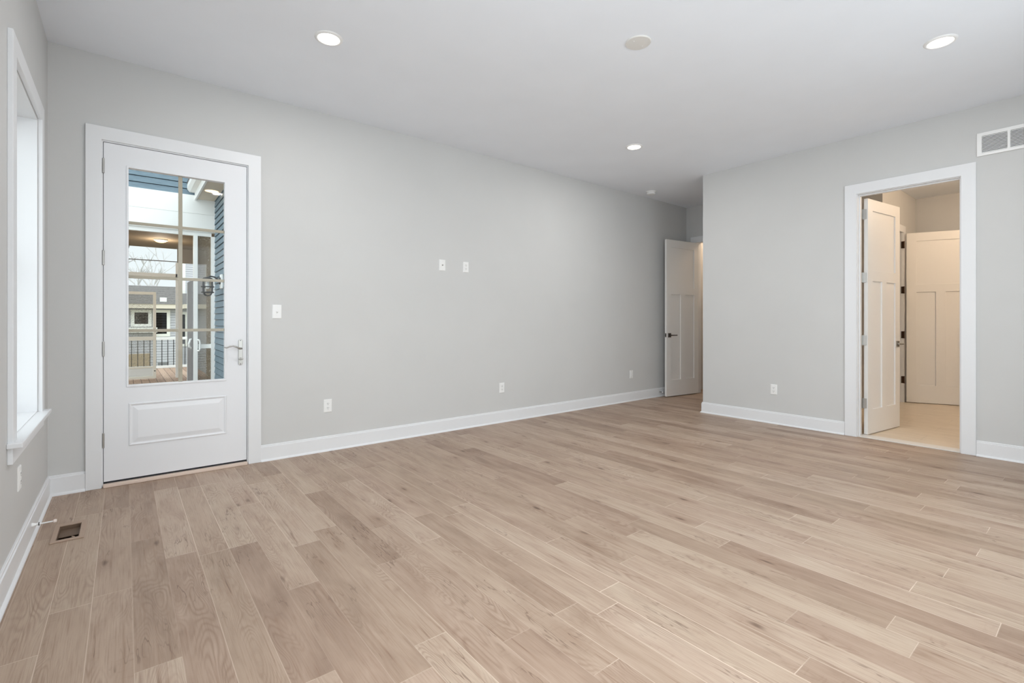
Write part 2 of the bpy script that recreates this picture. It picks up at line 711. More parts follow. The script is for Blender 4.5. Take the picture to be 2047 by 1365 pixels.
# --- floor with a hole for the register
REG = (-0.288, -0.198, 3.535, 3.765)
fl = frame_cells([XL - 0.2, REG[0], REG[1], XR + 0.0, XH + 0.1], [YR - 0.2, YA - 0.06, REG[2], REG[3], YB + 0.0],
                 {(1, 2), (3, 0)}, 0.0, -0.12, lambda u, v, w: (u, v, w))
struct(obj('floor', fl, FLOORM), 'light oak plank floor running across the whole empty room', 'floor')
struct(obj('floor_bathroom', box(XR + T + 0.001, XBW + 0.2, YR - 0.2, YA - 0.13, -0.1, 0.004), TILE),
       'beige tiled floor of the bathroom beyond the right doorway', 'floor')
struct(obj('ceiling', frame_cells([XL - 0.2, XBW + 0.3], [YR - 0.2, YB + 0.16], set(), H, H + 0.1, lambda u, v, w: (u, v, w)), CEIL),
       'smooth white flat ceiling above the room', 'ceiling')

# --- walls
D1 = (-0.139, 0.803, 2.47)           # rough opening of the exterior door x0,x1,top
wb_ = frame_cells([XL - 0.2, D1[0], D1[1], XH + 0.1], [-0.12, D1[2], H], {(1, 0)}, YB, YB + 0.16, mY)
struct(obj('wall_back', wb_, WALL), 'long pale grey wall holding the glazed exterior door', 'wall')
W1 = (3.14, 4.02, 0.625, 2.38)
W4 = (0.0, 0.88, 0.625, 2.38)
wl = frame_cells([YR, W4[0], W4[1], W1[0], W1[1], YB], [0, W1[2], W1[3], H], {(1, 1), (3, 1)}, XL, XL - 0.2, mX)
struct(obj('wall_left', wl, WALL), 'pale grey wall with the tall white window at the left', 'wall')
D3 = (0.863, 1.673, 2.47)
wr = frame_cells([YR, D3[0], D3[1], YA], [0, D3[2], H], {(1, 0)}, XR, XR + T, mX)
struct(obj('wall_right', wr, WALL), 'pale grey wall with the open bathroom doorway and return air grille', 'wall')
struct(obj('wall_alcove_side', box(XR + T, XH, YA - T, YA, 0, H), WALL), 'short grey wall running back into the alcove', 'wall')
D2 = (3.50, 4.303, 2.47)
wa = frame_cells([YA, D2[0], D2[1], YB], [0, D2[2], H], {(1, 0)}, XA, XA + T, mX)
struct(obj('wall_alcove_end', wa, WALL), 'grey end wall of the alcove above the open door', 'wall')
struct(obj('wall_hall', box(XH - 0.02, XH + 0.1, YA, YB, 0, H), WALL), 'far wall of the warm lit hall beyond the alcove door', 'wall')
W2 = (0.6, 2.2, 0.6, 2.45)
W3 = (2.8, 4.4, 0.6, 2.45)
wq = frame_cells([XL - 0.2, W2[0], W2[1], W3[0], W3[1], XBW + 0.2], [0, 0.6, 2.45, H], {(1, 1), (3, 1)}, YR, YR - 0.16, mY)
struct(obj('wall_rear', wq, WALL), 'grey wall with two assumed wide windows behind the viewer', 'wall')
# bathroom
D4 = (7.95, 8.775, 2.47)
wc = frame_cells([7.82, D4[0], D4[1], XBW], [0, D4[2], H], {(1, 0)}, YBW, YBW + T, mY)
struct(obj('wall_bathroom_side', wc, WALL), 'bathroom wall with the closet doorway, seen above the open doors', 'wall')
struct(obj('wall_bathroom_return', box(7.82, 7.94, YBW + T, YA - T, 0, H), WALL), 'bathroom wall return above the nearer open door', 'wall')
struct(obj('wall_bathroom_end', box(XBW, XBW + T, YR, YA - T, 0, H), WALL), 'far bathroom wall above the second open door', 'wall')


# --- baseboards: profile (depth, height)
BB = [(0, 0), (0.026, 0), (0.025, 0.007), (0.020, 0.013), (0.014, 0.017), (0.014, 0.118), (0.009, 0.121), (0.009, 0.131), (0.006, 0.135), (0, 0.135)]


def add_board(bm, x0, y0, x1, y1, nx, ny, e0=0.0, e1=0.0):
    """baseboard from (x0,y0) to (x1,y1) on a wall whose inward normal is (nx,ny); e0/e1 mitre the ends outwards"""
    dx, dy = x1 - x0, y1 - y0
    L = math.hypot(dx, dy)
    dx, dy = dx / L, dy / L
    a = [bm.verts.new((x0 + nx * d - dx * d * e0, y0 + ny * d - dy * d * e0, z)) for d, z in BB]
    c = [bm.verts.new((x1 + nx * d + dx * d * e1, y1 + ny * d + dy * d * e1, z)) for d, z in BB]
    bm.faces.new(a)
    bm.faces.new(c)
    n = len(BB)
    for k in range(n):
        bm.faces.new((a[k], a[(k + 1) % n], c[(k + 1) % n], c[k]))


def board(name, label, *segs):
    bm = bmesh.new()
    for s in segs:
        add_board(bm, *s)
    struct(obj(name, bm, TRIM), label, 'baseboard')


board('baseboard_back_corner', 'short white baseboard between the left corner and the exterior door', (XL, YB, -0.214, YB, 0, -1, -1, 0))
board('baseboard_back', 'long white baseboard under the back wall outlets', (0.886, YB, XA, YB, 0, -1, 0, -1))
board('baseboard_left', 'white baseboard below the left window with the spring stop', (XL, YR, XL, YB, 1, 0, 0, -1))
board('baseboard_right', 'white baseboard between the alcove corner and the bathroom door casing, turning the corner',
      (XR, 1.766, XR, YA, -1, 0, 0, 1), (XR, YA, XA, YA, 0, 1, 1, 0))
board('baseboard_right_near', 'white baseboard right of the bathroom door casing', (XR, YR, XR, 0.776, -1, 0))
board('baseboard_bathroom', 'white baseboard of the bathroom end wall', (XBW, YR, XBW, YBW, -1, 0))


# ------------------------------------------------------------------ hinges
def hinge(parent, loc, rotz=0.0, mat=NICKEL, leafa=(0.0, 0.0), name='hinge', leaf_dirs=None):
    """knuckle barrel plus two leaves; leaf_dirs = list of (dx,dy) unit directions of the leaves"""
    bm = bmesh.new()
    hh = 0.05
    bm2 = lathe([(0.0045, -hh - 0.003), (0.0062, -hh), (0.0062, hh), (0.0045, hh + 0.003)], lambda u, v, w: (u, v, w), 12)
    me = bpy.data.meshes.new('tmp')
    bm2.to_mesh(me)
    bm2.free()
    bm.from_mesh(me)
    bpy.data.meshes.remove(me)
    for (dx, dy) in (leaf_dirs or []):
        nx, ny = -dy * 0.0016, dx * 0.0016
        L = 0.034
        p = [(0, 0), (dx * L, dy * L)]
        vs = []
        for z in (-hh, hh):
            for (px, py) in p:
                for s in (-1, 1):
                    vs.append(bm.verts.new((px + nx * s, py + ny * s, z)))
        for f in ((0, 1, 3, 2), (4, 6, 7, 5), (0, 2, 6, 4), (1, 5, 7, 3), (0, 4, 5, 1), (2, 3, 7, 6)):
            bm.faces.new([vs[i] for i in f])
    o = obj(name, bm, mat, parent)
    o.location = loc
    o.rotation_euler = (0, 0, rotz)
    return o


HZ = (2.272, 1.622, 0.977, 0.330)

# ------------------------------------------------------------------ door_1 : glazed exterior door
d1 = struct(empty('door_1', (0.332, YB, 0)), 'white exterior door with eight lite glass and a raised lower panel', 'door')


def rel(o, root):
    """keep world placement of a part built in world coordinates"""
    o.parent = root
    o.matrix_parent_inverse = Matrix.Identity(4)
    o.location = Vector(o.location) - Vector(root.location)
    return o


def part(name, bm, mat, root, **k):
    return rel(obj(name, bm, mat, None, **k), root)


part('casing', frame_cells([-0.214, -0.128, 0.792, 0.886], [0, 2.451, 2.544], {(1, 0)}, YB - 0.02, YB, mY), TRIM, d1, bevel=0.002)
# jamb with a rebate behind the leaf
part('jamb', relief([-0.139, -0.121, -0.105, 0.769, 0.785, 0.803], [0, 2.427, 2.443, 2.47],
                    lambda i, j: None if (1 < i < 3 and j < 1) else (YB - 0.001 if (i in (0, 4) or j == 2) else YB + 0.055),
                    lambda i, j: YB + 0.16, mY), TRIM, d1)
DG = (0.021, 0.625, 0.710, 2.285)
lf_us = [-0.118, 0.008, DG[0], DG[1], 0.638, 0.782]
lf_vs = [0.036, 0.697, DG[2], DG[3], 2.298, 2.440]
LY = YB + 0.004
leaf = part('leaf', relief(lf_us, lf_vs,
                           lambda i, j: None if (i == 2 and j == 2) else (LY - 0.006 if (1 <= i <= 3 and 1 <= j <= 3) else LY),
                           lambda i, j: LY + 0.044, mY), DOORP, d1, bevel=0.0015)
pane = obj('pane', box(DG[0] - 0.004, DG[1] + 0.004, LY + 0.010, LY + 0.014, DG[2] - 0.004, DG[3] + 0.004), GLASS, leaf)
gu = [DG[0]]
gx = [DG[0], 0.320, 0.346, DG[1]]
gz = [DG[2], 1.093, 1.115, 1.4865, 1.5085, 1.880, 1.902, DG[3]]
obj('grille', frame_cells(gx, gz, {(i, j) for i in (0, 2) for j in (0, 2, 4, 6)}, LY + 0.018, LY + 0.028, mY), MUNTIN, leaf, bevel=0.002)
PZ = (0.021, 0.639, 0.270, 0.579)


def inset(d, w):
    return (PZ[0] + d, PZ[1] - d, PZ[2] + d, PZ[3] - d, w)


obj('raised_panel', ringstack([inset(0, LY - 0.0005), inset(0.004, LY - 0.007), inset(0.010, LY - 0.007), inset(0.018, LY - 0.0008),
                               inset(0.024, LY - 0.0008), inset(0.052, LY - 0.0075), inset(0.056, LY - 0.008)], mY, cap0=False), DOORP, leaf)
obj('sweep', box(-0.117, 0.781, LY + 0.004, LY + 0.04, 0.0225, 0.0365), RUBBER, leaf)
part('gap_shade_strip', frame_cells([-0.1212, -0.1178, 0.7818, 0.7852], [0.036, 2.4398, 2.4432], {(1, 0)}, LY + 0.012, LY + 0.040, mY), RUBBER, d1)  # dark strip added so the gap around the leaf reads as shade
part('threshold', box(-0.1205, 0.7845, YB - 0.032, YB + 0.16, 0.0005, 0.022), SILL, d1, bevel=0.003)
for z in HZ:
    h = hinge(d1, (-0.1195 - 0.332, -0.0015, z), 0, NICKEL, leaf_dirs=[(0, 1)])
# handle set: long rounded plate, wavy lever, thumb turn
PCX = 0.737
hs = [(PCX + 0.0155 * math.cos(a), 1.011 + 0.0155 * math.sin(a)) for a in [PI * k / 10 for k in range(11)]] + \
     [(PCX + 0.0155 * math.cos(a), 0.830 + 0.0155 * math.sin(a)) for a in [PI + PI * k / 10 for k in range(11)]]
hd = part('handle', poly_prism(hs, mY, LY - 0.007, LY), NICKEL, d1, bevel=0.002)
lev = [(PCX, LY - 0.004, 0.952), (PCX, LY - 0.045, 0.952), (PCX - 0.012, LY - 0.053, 0.953), (PCX - 0.035, LY - 0.054, 0.966),
       (PCX - 0.060, LY - 0.054, 0.975), (PCX - 0.085, LY - 0.054, 0.971), (PCX - 0.105, LY - 0.054, 0.962), (PCX - 0.122, LY - 0.052, 0.966)]
obj('lever', tube(lev, [0.009, 0.008, 0.008, 0.0065, 0.006, 0.0055, 0.005, 0.004], 10), NICKEL, hd, smooth=True)
obj('thumb_turn', lathe([(0.010, LY - 0.006), (0.010, LY - 0.016), (0.007, LY - 0.022)], lambda u, v, w: (PCX + u, w, 0.866 + v), 16), NICKEL, hd)
obj('thumb_grip', box(PCX - 0.017, PCX + 0.017, LY - 0.032, LY - 0.018, 0.862, 0.870), NICKEL, hd, bevel=0.003)
for z in (1.016, 0.825):
    obj('screw', lathe([(0.004, LY - 0.0068), (0.0035, LY - 0.009)], lambda u, v, w, z=z: (PCX + u, w, z + v), 10), SLOT, hd)
for o in hd.children:
    pass

# ------------------------------------------------------------------ craftsman interior leaf (local: u along X from hinge 0..W, face at -Y)
LW, LH, LT = 0.757, 2.432, 0.035


def craftsman_leaf(root, mat, flip=1):
    """three panel leaf, hinge edge at the root's origin, running along local +X, visible face towards local -Y*flip"""
    us = [0, 0.110, 0.325, 0.432, LW - 0.110, LW]
    vs = [0.012, 0.262, 1.588, 1.698, LH - 0.118, LH]

    def f(i, j):
        p = (i in (1, 3) and j == 1) or (i in (1, 2, 3) and j == 3)
        return 0.013 if p else 0.0

    def g(i, j):
        p = (i in (1, 3) and j == 1) or (i in (1, 2, 3) and j == 3)
        return LT - 0.013 if p else LT
    return obj('leaf', relief(us, vs, f, g, lambda u, v, w: (u, w * flip, v)), mat, root, bevel=0.0016)


def lever_set(leaf, z, flip, mat=NICKEL, both=True):
    """square rosettes and straight levers on both faces near the free edge, latch plate on the edge"""
    cx = LW - 0.062
    for s in ((-1, 1) if both else (-1,)):
        y0 = 0.0 if s < 0 else LT
        h = obj('handle', ringstack([(cx - 0.033, cx + 0.033, z - 0.033, z + 0.033, y0), (cx - 0.033, cx + 0.033, z - 0.033, z + 0.033, y0 + s * 0.006),
                                     (cx - 0.030, cx + 0.030, z - 0.030, z + 0.030, y0 + s * 0.009)], lambda u, v, w: (u, w * flip, v)), mat, leaf)
        pts = [(cx, y0 + s * 0.008), (cx, y0 + s * 0.046), (cx - 0.012, y0 + s * 0.055), (cx - 0.112, y0 + s * 0.055)]
        obj('lever', tube([(u, w * flip, z) for u, w in pts], [0.011, 0.010, 0.009, 0.008], 10), mat, leaf)
    obj('latch_plate', box(LW - 0.001, LW + 0.0012, min(0.006 * flip, 0.029 * flip), max(0.006 * flip, 0.029 * flip), z - 0.03, z + 0.03), mat, leaf)
    obj('latch', box(LW + 0.001, LW + 0.010, min(0.012 * flip, 0.023 * flip), max(0.012 * flip, 0.023 * flip), z - 0.009, z + 0.009), mat, leaf)


# ------------------------------------------------------------------ door_2 : alcove door, open against the back wall
d2 = struct(empty('door_2', (XA, 4.285, 0)), 'white three panel door standing open against the wall inside the alcove', 'door')
part('casing', frame_cells([3.415, 3.512, 4.291, 4.388], [0, 2.448, 2.544], {(1, 0)}, XA - 0.018, XA, mX), TRIM, d2, bevel=0.002)
part('jamb', frame_cells([D2[0], 3.518, 4.285, D2[1]], [0, 2.452, 2.47], {(1, 0)}, XA - 0.001, XA + T + 0.001, mX), TRIM, d2)
AB = math.radians(7.0)
# leaf: hinge (7.255,4.245), runs towards -X and slightly +Y, visible face towards -Y
lf2 = craftsman_leaf(d2, IDOOR, -1)
lf2.location = (7.255 - XA, 4.245 - 4.285, 0)
lf2.rotation_euler = (0, 0, PI - AB)
lever_set(lf2, 0.955, -1, NICKEL_SHADED)
for z in HZ:
    hinge(d2, (-0.012, 0.002, z), 0, NICKEL, leaf_dirs=[(1, 0)])

# ------------------------------------------------------------------ door_3 : bathroom door, open into the bathroom
d3 = struct(empty('door_3', (XR + T, 1.655, 0)), 'white three panel door open into the bathroom, left jamb of the right doorway', 'door')
part('casing', frame_cells([0.777, 0.875, 1.661, 1.764], [0, 2.461, 2.562], {(1, 0)}, XR - 0.018, XR, mX), TRIM, d3, bevel=0.002)
part('jamb', relief([D3[0], 0.881, 0.892, 1.644, 1.655, D3[1]], [0, 2.444, 2.455, 2.47],
                    lambda i, j: None if (i == 2 and j < 1) else (XR + 0.038 if (i in (1, 3) and j < 2) or (i == 2 and j == 1) else XR - 0.001),
                    lambda i, j: XR + T - 0.040 if ((i in (1, 3) and j < 2) or (i == 2 and j == 1)) else XR + T + 0.001, mX), TRIM, d3)
part('stone_threshold', box(XR - 0.004, XR + T + 0.02, 0.882, 1.654, 0.0005, 0.010), MARBLE, d3, bevel=0.003)
lf3 = craftsman_leaf(d3, IDOOR, 1)
lf3.location = (5.945 - (XR + T), 1.605 - 1.655, 0)
lf3.rotation_euler = (0, 0, math.radians(-7.0))
lever_set(lf3, 0.925, 1)
for z in HZ:
    hinge(d3, (0.006, -0.007, z), 0, NICKEL, leaf_dirs=[(0, 0) if False else (-1, 0), (0.12, -0.99)])

# ------------------------------------------------------------------ door_4 : closet door inside the bathroom
d4 = struct(empty('door_4', (8.757, YBW, 0)), 'white three panel closet door standing open at the back of the bathroom', 'door')
part('casing', frame_cells([7.866, 7.962, 8.763, 8.860], [0, 2.448, 2.544], {(1, 0)}, YBW - 0.018, YBW, mY), TRIM, d4, bevel=0.002)
part('jamb', frame_cells([D4[0], 7.968, 8.757, D4[1]], [0, 2.452, 2.47], {(1, 0)}, YBW - 0.001, YBW + T + 0.001, mY), TRIM, d4)
lf4 = craftsman_leaf(d4, IDOOR, 1)
lf4.location = (8.778 - 8.757, 1.905 - YBW, 0)
lf4.rotation_euler = (0, 0, math.atan2(-0.917, 0.4))
for z in HZ:
    hinge(d4, (-0.002, -0.022, z), 0, BRONZE, leaf_dirs=[(0, 1)])
    # broad leaf let into the jamb
lever_set(lf4, 0.925, 1)


# ------------------------------------------------------------------ window_1 : left wall window
def left_window(name, Y0, Y1, label):
    w = struct(empty(name, (XL, (Y0 + Y1) / 2, 0.635)), label, 'window')
    part('casing', frame_cells([Y0 - 0.09, Y0, Y1, Y1 + 0.085], [0.635, 2.38, 2.468], {(1, 0)}, XL + 0.02, XL, mX), TRIM, w, bevel=0.002)
    part('jamb', frame_cells([Y0 - 0.001, Y0 + 0.012, Y1 - 0.012, Y1 + 0.001], [0.625, 0.64, 2.368, 2.381], {(1, 1)}, XL - 0.002, XL - 0.2, mX), TRIM, w)
    a, c = Y0 + 0.012, Y1 - 0.012
    zm = 1.50
    part('sash', frame_cells([a, a + 0.05, c - 0.05, c], [0.64, 0.70, zm - 0.02, zm + 0.02, 2.318, 2.368], {(1, 1), (1, 3)}, XL - 0.135, XL - 0.17, mX), TRIM, w, bevel=0.002)
    part('pane', frame_cells([a + 0.045, c - 0.045], [0.69, 2.325], set(), XL - 0.150, XL - 0.154, mX), GLASS, w)
    pts = [(XL - 0.135, Y0 + 0.0125), (XL, Y0 + 0.0125), (XL, Y0 - 0.112), (XL + 0.052, Y0 - 0.112), (XL + 0.052, Y1 + 0.085), (XL, Y1 + 0.085), (XL, Y1 - 0.0125), (XL - 0.135, Y1 - 0.0125)]
    part('stool', poly_prism(pts, lambda u, v, w: (u, v, w), 0.613, 0.6365), TRIM, w, bevel=0.004)
    part('apron', box(XL, XL + 0.018, Y0 - 0.09, Y1 + 0.08, 0.540, 0.613), TRIM, w, bevel=0.002)
    return w


left_window('window_1', W1[0], W1[1], 'tall white cased window with a projecting sill at the left edge')
left_window('window_4', W4[0], W4[1], 'tall white cased window beside the viewer')
for nm, q in (('window_2', W2), ('window_3', W3)):  # assumed windows, positioned for the light they give the room
    w = struct(empty(nm, ((q[0] + q[1]) / 2, YR, q[2])), 'assumed wide white window behind the viewer, placed for its light, ' + ('nearer the left wall' if nm[-1] == '2' else 'nearer the right wall'), 'window')
    part('casing', frame_cells([q[0] - 0.09, q[0], q[1], q[1] + 0.09], [q[2] - 0.09, q[2], q[3], q[3] + 0.09], {(1, 1)}, YR + 0.02, YR, mY), TRIM, w)
    mid = (q[0] + q[1]) / 2
    part('sash', frame_cells([q[0], q[0] + 0.05, mid - 0.03, mid + 0.03, q[1] - 0.05, q[1]], [q[2], q[2] + 0.05, q[3] - 0.05, q[3]], {(1, 1), (3, 1)}, YR - 0.10, YR - 0.14, mY), TRIM, w)
    part('pane', box(q[0] + 0.04, q[1] - 0.04, YR - 0.122, YR - 0.118, q[2] + 0.04, q[3] - 0.04), GLASS, w)


# ------------------------------------------------------------------ wall plates (local: X across, Z up, face towards -Y)
def plate(root, w=0.072, h=0.116):
    return obj('cover_plate', ringstack([(-w / 2, w / 2, -h / 2, h / 2, 0), (-w / 2, w / 2, -h / 2, h / 2, -0.003), (-w / 2 + 0.004, w / 2 - 0.004, -h / 2 + 0.004, h / 2 - 0.004, -0.0065)], mY), PLASTIC, root)


def oval(cz, rx, rz, flat):
    p = []
    for k in range(28):
        a = 2 * PI * k / 28
        p.append((rx * math.cos(a), cz + max(-flat, min(flat, rz * math.sin(a)))))
    return p


def outlet(loc, rotz, label, bare=False):
    t = tag(empty('outlet', loc, rotz), label, 'outlet', 'duplex outlets in the walls')
    plate(t)
    for s in (1, -1):
        cz = s * 0.0195
        f = obj('receptacle', poly_prism(oval(cz, 0.017, 0.0172, 0.0138), mY, -0.006, -0.0085), PLASTIC, t)
        for dx, hh in ((-0.0063, 0.0052), (0.0063, 0.0042)):
            obj('slot', box(dx - 0.0012, dx + 0.0012, -0.0089, -0.0080, cz + 0.003 - hh, cz + 0.003 + hh), SLOT, f)
        obj('ground_hole', lathe([(0.0026, -0.0080), (0.0026, -0.0089)], lambda u, v, w, cz=cz: (u, w, cz - 0.0082 + v), 12), SLOT, f)
    obj('screw', lathe([(0.003, -0.006), (0.0026, -0.0078)], lambda u, v, w: (u, w, v), 12), PLASTIC, t)
    return t


o1 = outlet((1.436, YB, 0.407), 0, 'white duplex outlet low on the back wall, nearest the exterior door')
dup(o1, (3.421, YB, 0.399), 0, 'white duplex outlet low on the back wall, midway along the long baseboard')
dup(o1, (XR, 2.468, 0.390), -PI / 2, 'white duplex outlet low on the right wall beside the bathroom doorway')
dup(o1, (XL, 3.345, 0.410), PI / 2, 'white duplex outlet on the left wall below the window sill')
dup(o1, (2.923, YB, 1.765), 0, 'white duplex outlet high on the back wall, right one of the eye level pair')
# low plate near the alcove
b = tag(empty('wall_plate', (5.818, YB, 0.392)), 'white wall plate low on the back wall nearest the alcove door', 'wall plate')
plate(b)
obj('insert', ringstack([(-0.0165, 0.0165, -0.033, 0.033, -0.006), (-0.0165, 0.0165, -0.033, 0.033, -0.0085), (-0.015, 0.015, -0.031, 0.031, -0.0095)], mY), PLASTIC, b)
# cable plate
cpl = tag(empty('cable_plate', (2.627, YB, 1.766)), 'white cable jack plate high on the back wall, left one of the eye level pair', 'wall plate')
plate(cpl, 0.076, 0.118)
obj('jack', lathe([(0.0075, -0.006), (0.0075, -0.010), (0.0048, -0.010), (0.0048, -0.018), (0.0015, -0.018)], lambda u, v, w: (u, w, v), 14), NICKEL, cpl)
for z in (0.041, -0.041):
    obj('screw', lathe([(0.0035, -0.006), (0.003, -0.0085)], lambda u, v, w, z=z: (u, w, z + v), 12), PLASTIC, cpl)
# light switch
sw = tag(empty('light_switch', (1.011, YB, 1.254)), 'white toggle light switch on the wall beside the exterior door', 'light switch')
plate(sw, 0.074, 0.118)
obj('toggle', poly_prism([(-0.006, -0.012), (-0.006, 0.012), (-0.013, 0.009), (-0.020, 0.001), (-0.019, -0.003), (-0.010, -0.010)], lambda u, v, w: (w, u, v), -0.005, 0.005), PLASTIC, sw, bevel=0.0008)
for z in (0.030, -0.030):
    obj('screw', lathe([(0.003, -0.006), (0.0026, -0.008)], lambda u, v, w, z=z: (u, w, z + v), 12), PLASTIC, sw)


# ------------------------------------------------------------------ ceiling fixtures
def downlight(loc, label):
    t = tag(empty('recessed_downlight', loc), label, 'recessed light', 'lit downlights in the ceiling')
    f = lambda u, v, w: (u, v, w)
    obj('trim_ring', lathe([(0.089, 0.0), (0.088, -0.003), (0.080, -0.008), (0.071, -0.010), (0.068, -0.006), (0.068, -0.002)], f, 48, False, False), PLASTIC, t, smooth=True)
    obj('lens', lathe([(0.069, -0.0045), (0.05, -0.0055), (0.02, -0.0062), (0.001, -0.0064)], f, 48, False, True), LENS, t, smooth=True)
    l = bpy.data.lights.new('downlight_lamp', 'AREA')
    l.shape = 'DISK'
    l.size = 0.13
    l.energy = 8.5
    l.color = (1.0, 0.985, 0.965)
    lo = bpy.data.objects.new('downlight_lamp', l)
    C.objects.link(lo)
    lo.parent = t
    lo.location = (0, 0, -0.013)
    return t


dl = downlight((1.054, 3.264, H), 'lit round ceiling downlight above the exterior door side of the room')
dup(dl, (1.054, 0.747, H), 0, 'lit round ceiling downlight over the corner where the viewer stands')
dup(dl, (4.270, 0.747, H), 0, 'lit round ceiling downlight nearest the return air grille')
dup(dl, (4.274, 3.250, H), 0, 'lit round ceiling downlight nearest the smoke detector')

cc = tag(empty('ceiling_cover', (2.695, 2.016, H)), 'blank round white cover plate in the middle of the ceiling', 'cover plate')
obj('cover_disc', lathe([(0.084, 0), (0.084, -0.004), (0.080, -0.008), (0.03, -0.010), (0.001, -0.0105)], lambda u, v, w: (u, v, w), 48, False), COVERP, cc, smooth=False)
for s in (-1, 1):
    obj('screw', lathe([(0.004, -0.008), (0.004, -0.0112)], lambda u, v, w, s=s: (u + s * 0.045, v, w), 12), PLASTIC, cc)

sd = tag(empty('smoke_detector', (5.95, 4.225, H)), 'small white round smoke detector on the ceiling before the alcove', 'smoke detector')
f3 = lambda u, v, w: (u, v, w)
obj('base_plate', lathe([(0.070, 0), (0.070, -0.009), (0.066, -0.012)], f3, 40), PLASTIC, sd)
obj('body', lathe([(0.058, -0.012), (0.058, -0.016), (0.060, -0.017), (0.060, -0.034), (0.054, -0.042), (0.03, -0.046), (0.001, -0.047)], f3, 40), PLASTIC, sd)
obj('vent_band', lathe([(0.0575, -0.0115), (0.0575, -0.0165)], f3, 40, False, False), SLOT, sd)

# ------------------------------------------------------------------ return air grille on the right wall
gr = tag(empty('return_air_grille', (XR, 0.40, 2.705)), 'white louvered return air grille high on the right wall', 'air grille')
y0, y1 = 0.774, 0.030
bays = 4
mar = 0.034
bw = (y0 - y1 - 2 * mar + 0.02) / bays
us = [y1]
gy = []
for k in range(bays):
    s0 = y1 + mar + k * bw
    gy.append((s0, s0 + bw - 0.018))
    us += [s0, s0 + bw - 0.018]
us.append(y0)
vs = [2.604, 2.630, 2.774, 2.806]
part('frame', relief(us, vs, lambda i, j: None if (j == 1 and i % 2 == 1) else XR - 0.012, lambda i, j: XR, mX), PLASTIC, gr, bevel=0.003)
for (a, c) in gy:
    bm = bmesh.new()
    n = 12
    p = (2.774 - 2.630) / n
    for k in range(n):
        z = 2.630 + (k + 0.5) * p
        v = [bm.verts.new(q) for q in ((XR - 0.011, a, z - 0.0050), (XR - 0.011, c, z - 0.0050), (XR - 0.007, c, z + 0.0030), (XR - 0.007, a, z + 0.0030),
                                       (XR - 0.010, a, z - 0.0050), (XR - 0.010, c, z - 0.0050), (XR - 0.006, c, z + 0.0030), (XR - 0.006, a, z + 0.0030))]
        for fidx in ((0, 1, 2, 3), (4, 7, 6, 5), (0, 4, 5, 1), (2, 6, 7, 3), (0, 3, 7, 4), (1, 5, 6, 2)):
            bm.faces.new([v[i] for i in fidx])
    part('louvers', bm, PLASTIC, gr)
part('duct_back', box(XR - 0.0016, XR - 0.0004, y1 + 0.01, y0 - 0.01, 2.615, 2.795), SLOT, gr)
for yy in (y0 - 0.008,):
    part('screw', lathe([(0.004, XR - 0.0115), (0.004, XR - 0.0135)], lambda u, v, w, yy=yy: (w, yy + u, 2.705 + v), 12), PLASTIC, gr)

# ------------------------------------------------------------------ floor register
rg = tag(empty('floor_register', (-0.243, 3.650, 0)), 'wooden floor register with a dark slot near the left baseboard', 'floor register')
REGM = paint('register_wood', (176, 152, 134), 0.5, 0.4, 80, 0.05, vary=0.08)
INNER = paint('register_damper', (112, 92, 76), 0.5, 0.4, 80, 0.05, vary=0.1)
part('frame', frame_cells([-0.312, -0.289, -0.197, -0.174], [3.505, 3.534, 3.766, 3.806], {(1, 1)}, 0.006, 0.0, lambda u, v, w: (u, v, w)), REGM, rg, bevel=0.003)
part('duct', relief([-0.2885, -0.2865, -0.1995, -0.1975], [3.5345, 3.5365, 3.7635, 3.7655], lambda i, j: -0.11 if (i == 1 and j == 1) else 0.0005, lambda i, j: -0.115, lambda u, v, w: (u, v, w)), INNER, rg)
part('damper', box(-0.286, -0.200, 3.640, 3.763, -0.022, -0.019), INNER, rg)
part('damper_lever', tube([(-0.215, 3.540, -0.02), (-0.215, 3.540, 0.004), (-0.225, 3.545, 0.007)], 0.003, 8), REGM, rg)


# ------------------------------------------------------------------ spring door stops
def door_stop(loc, d, label, mats, L=0.085):
    """rigid stop: flared base, thin rod, rubber tip; d = direction (dx,dy)"""
    t = tag(empty('door_stop', loc, math.atan2(d[1], d[0])), label, 'door stop')
    mp = lambda u, v, w: (w, u, v)
    obj('base', lathe([(0.011, 0), (0.011, 0.004), (0.008, 0.012), (0.006, 0.020), (0.0075, 0.022), (0.0075, 0.026)], mp, 18), mats[0], t, smooth=False)
    obj('collar', lathe([(0.0085, 0.026), (0.0085, 0.030)], mp, 18), mats[1], t)
    obj('rod', lathe([(0.0055, 0.030), (0.004, 0.036), (0.0038, L - 0.010)], mp, 14), mats[0], t)
    obj('tip', lathe([(0.006, L - 0.011), (0.0095, L - 0.008), (0.0095, L), (0.007, L + 0.004)], mp, 16), mats[2], t)
    return t


door_stop((XL + 0.0138, 3.645, 0.078), (1, 0), 'white rod door stop sticking out of the left baseboard by the floor register', (PLASTIC, SLOT, TIPP), 0.095)
door_stop((6.50, YB - 0.0138, 0.075), (0, -1), 'metal door stop on the baseboard behind the open alcove door', (NICKEL, SLOT, PLASTIC), 0.058)

# ------------------------------------------------------------------ lamps in the neighbouring rooms (their own ceiling lights)


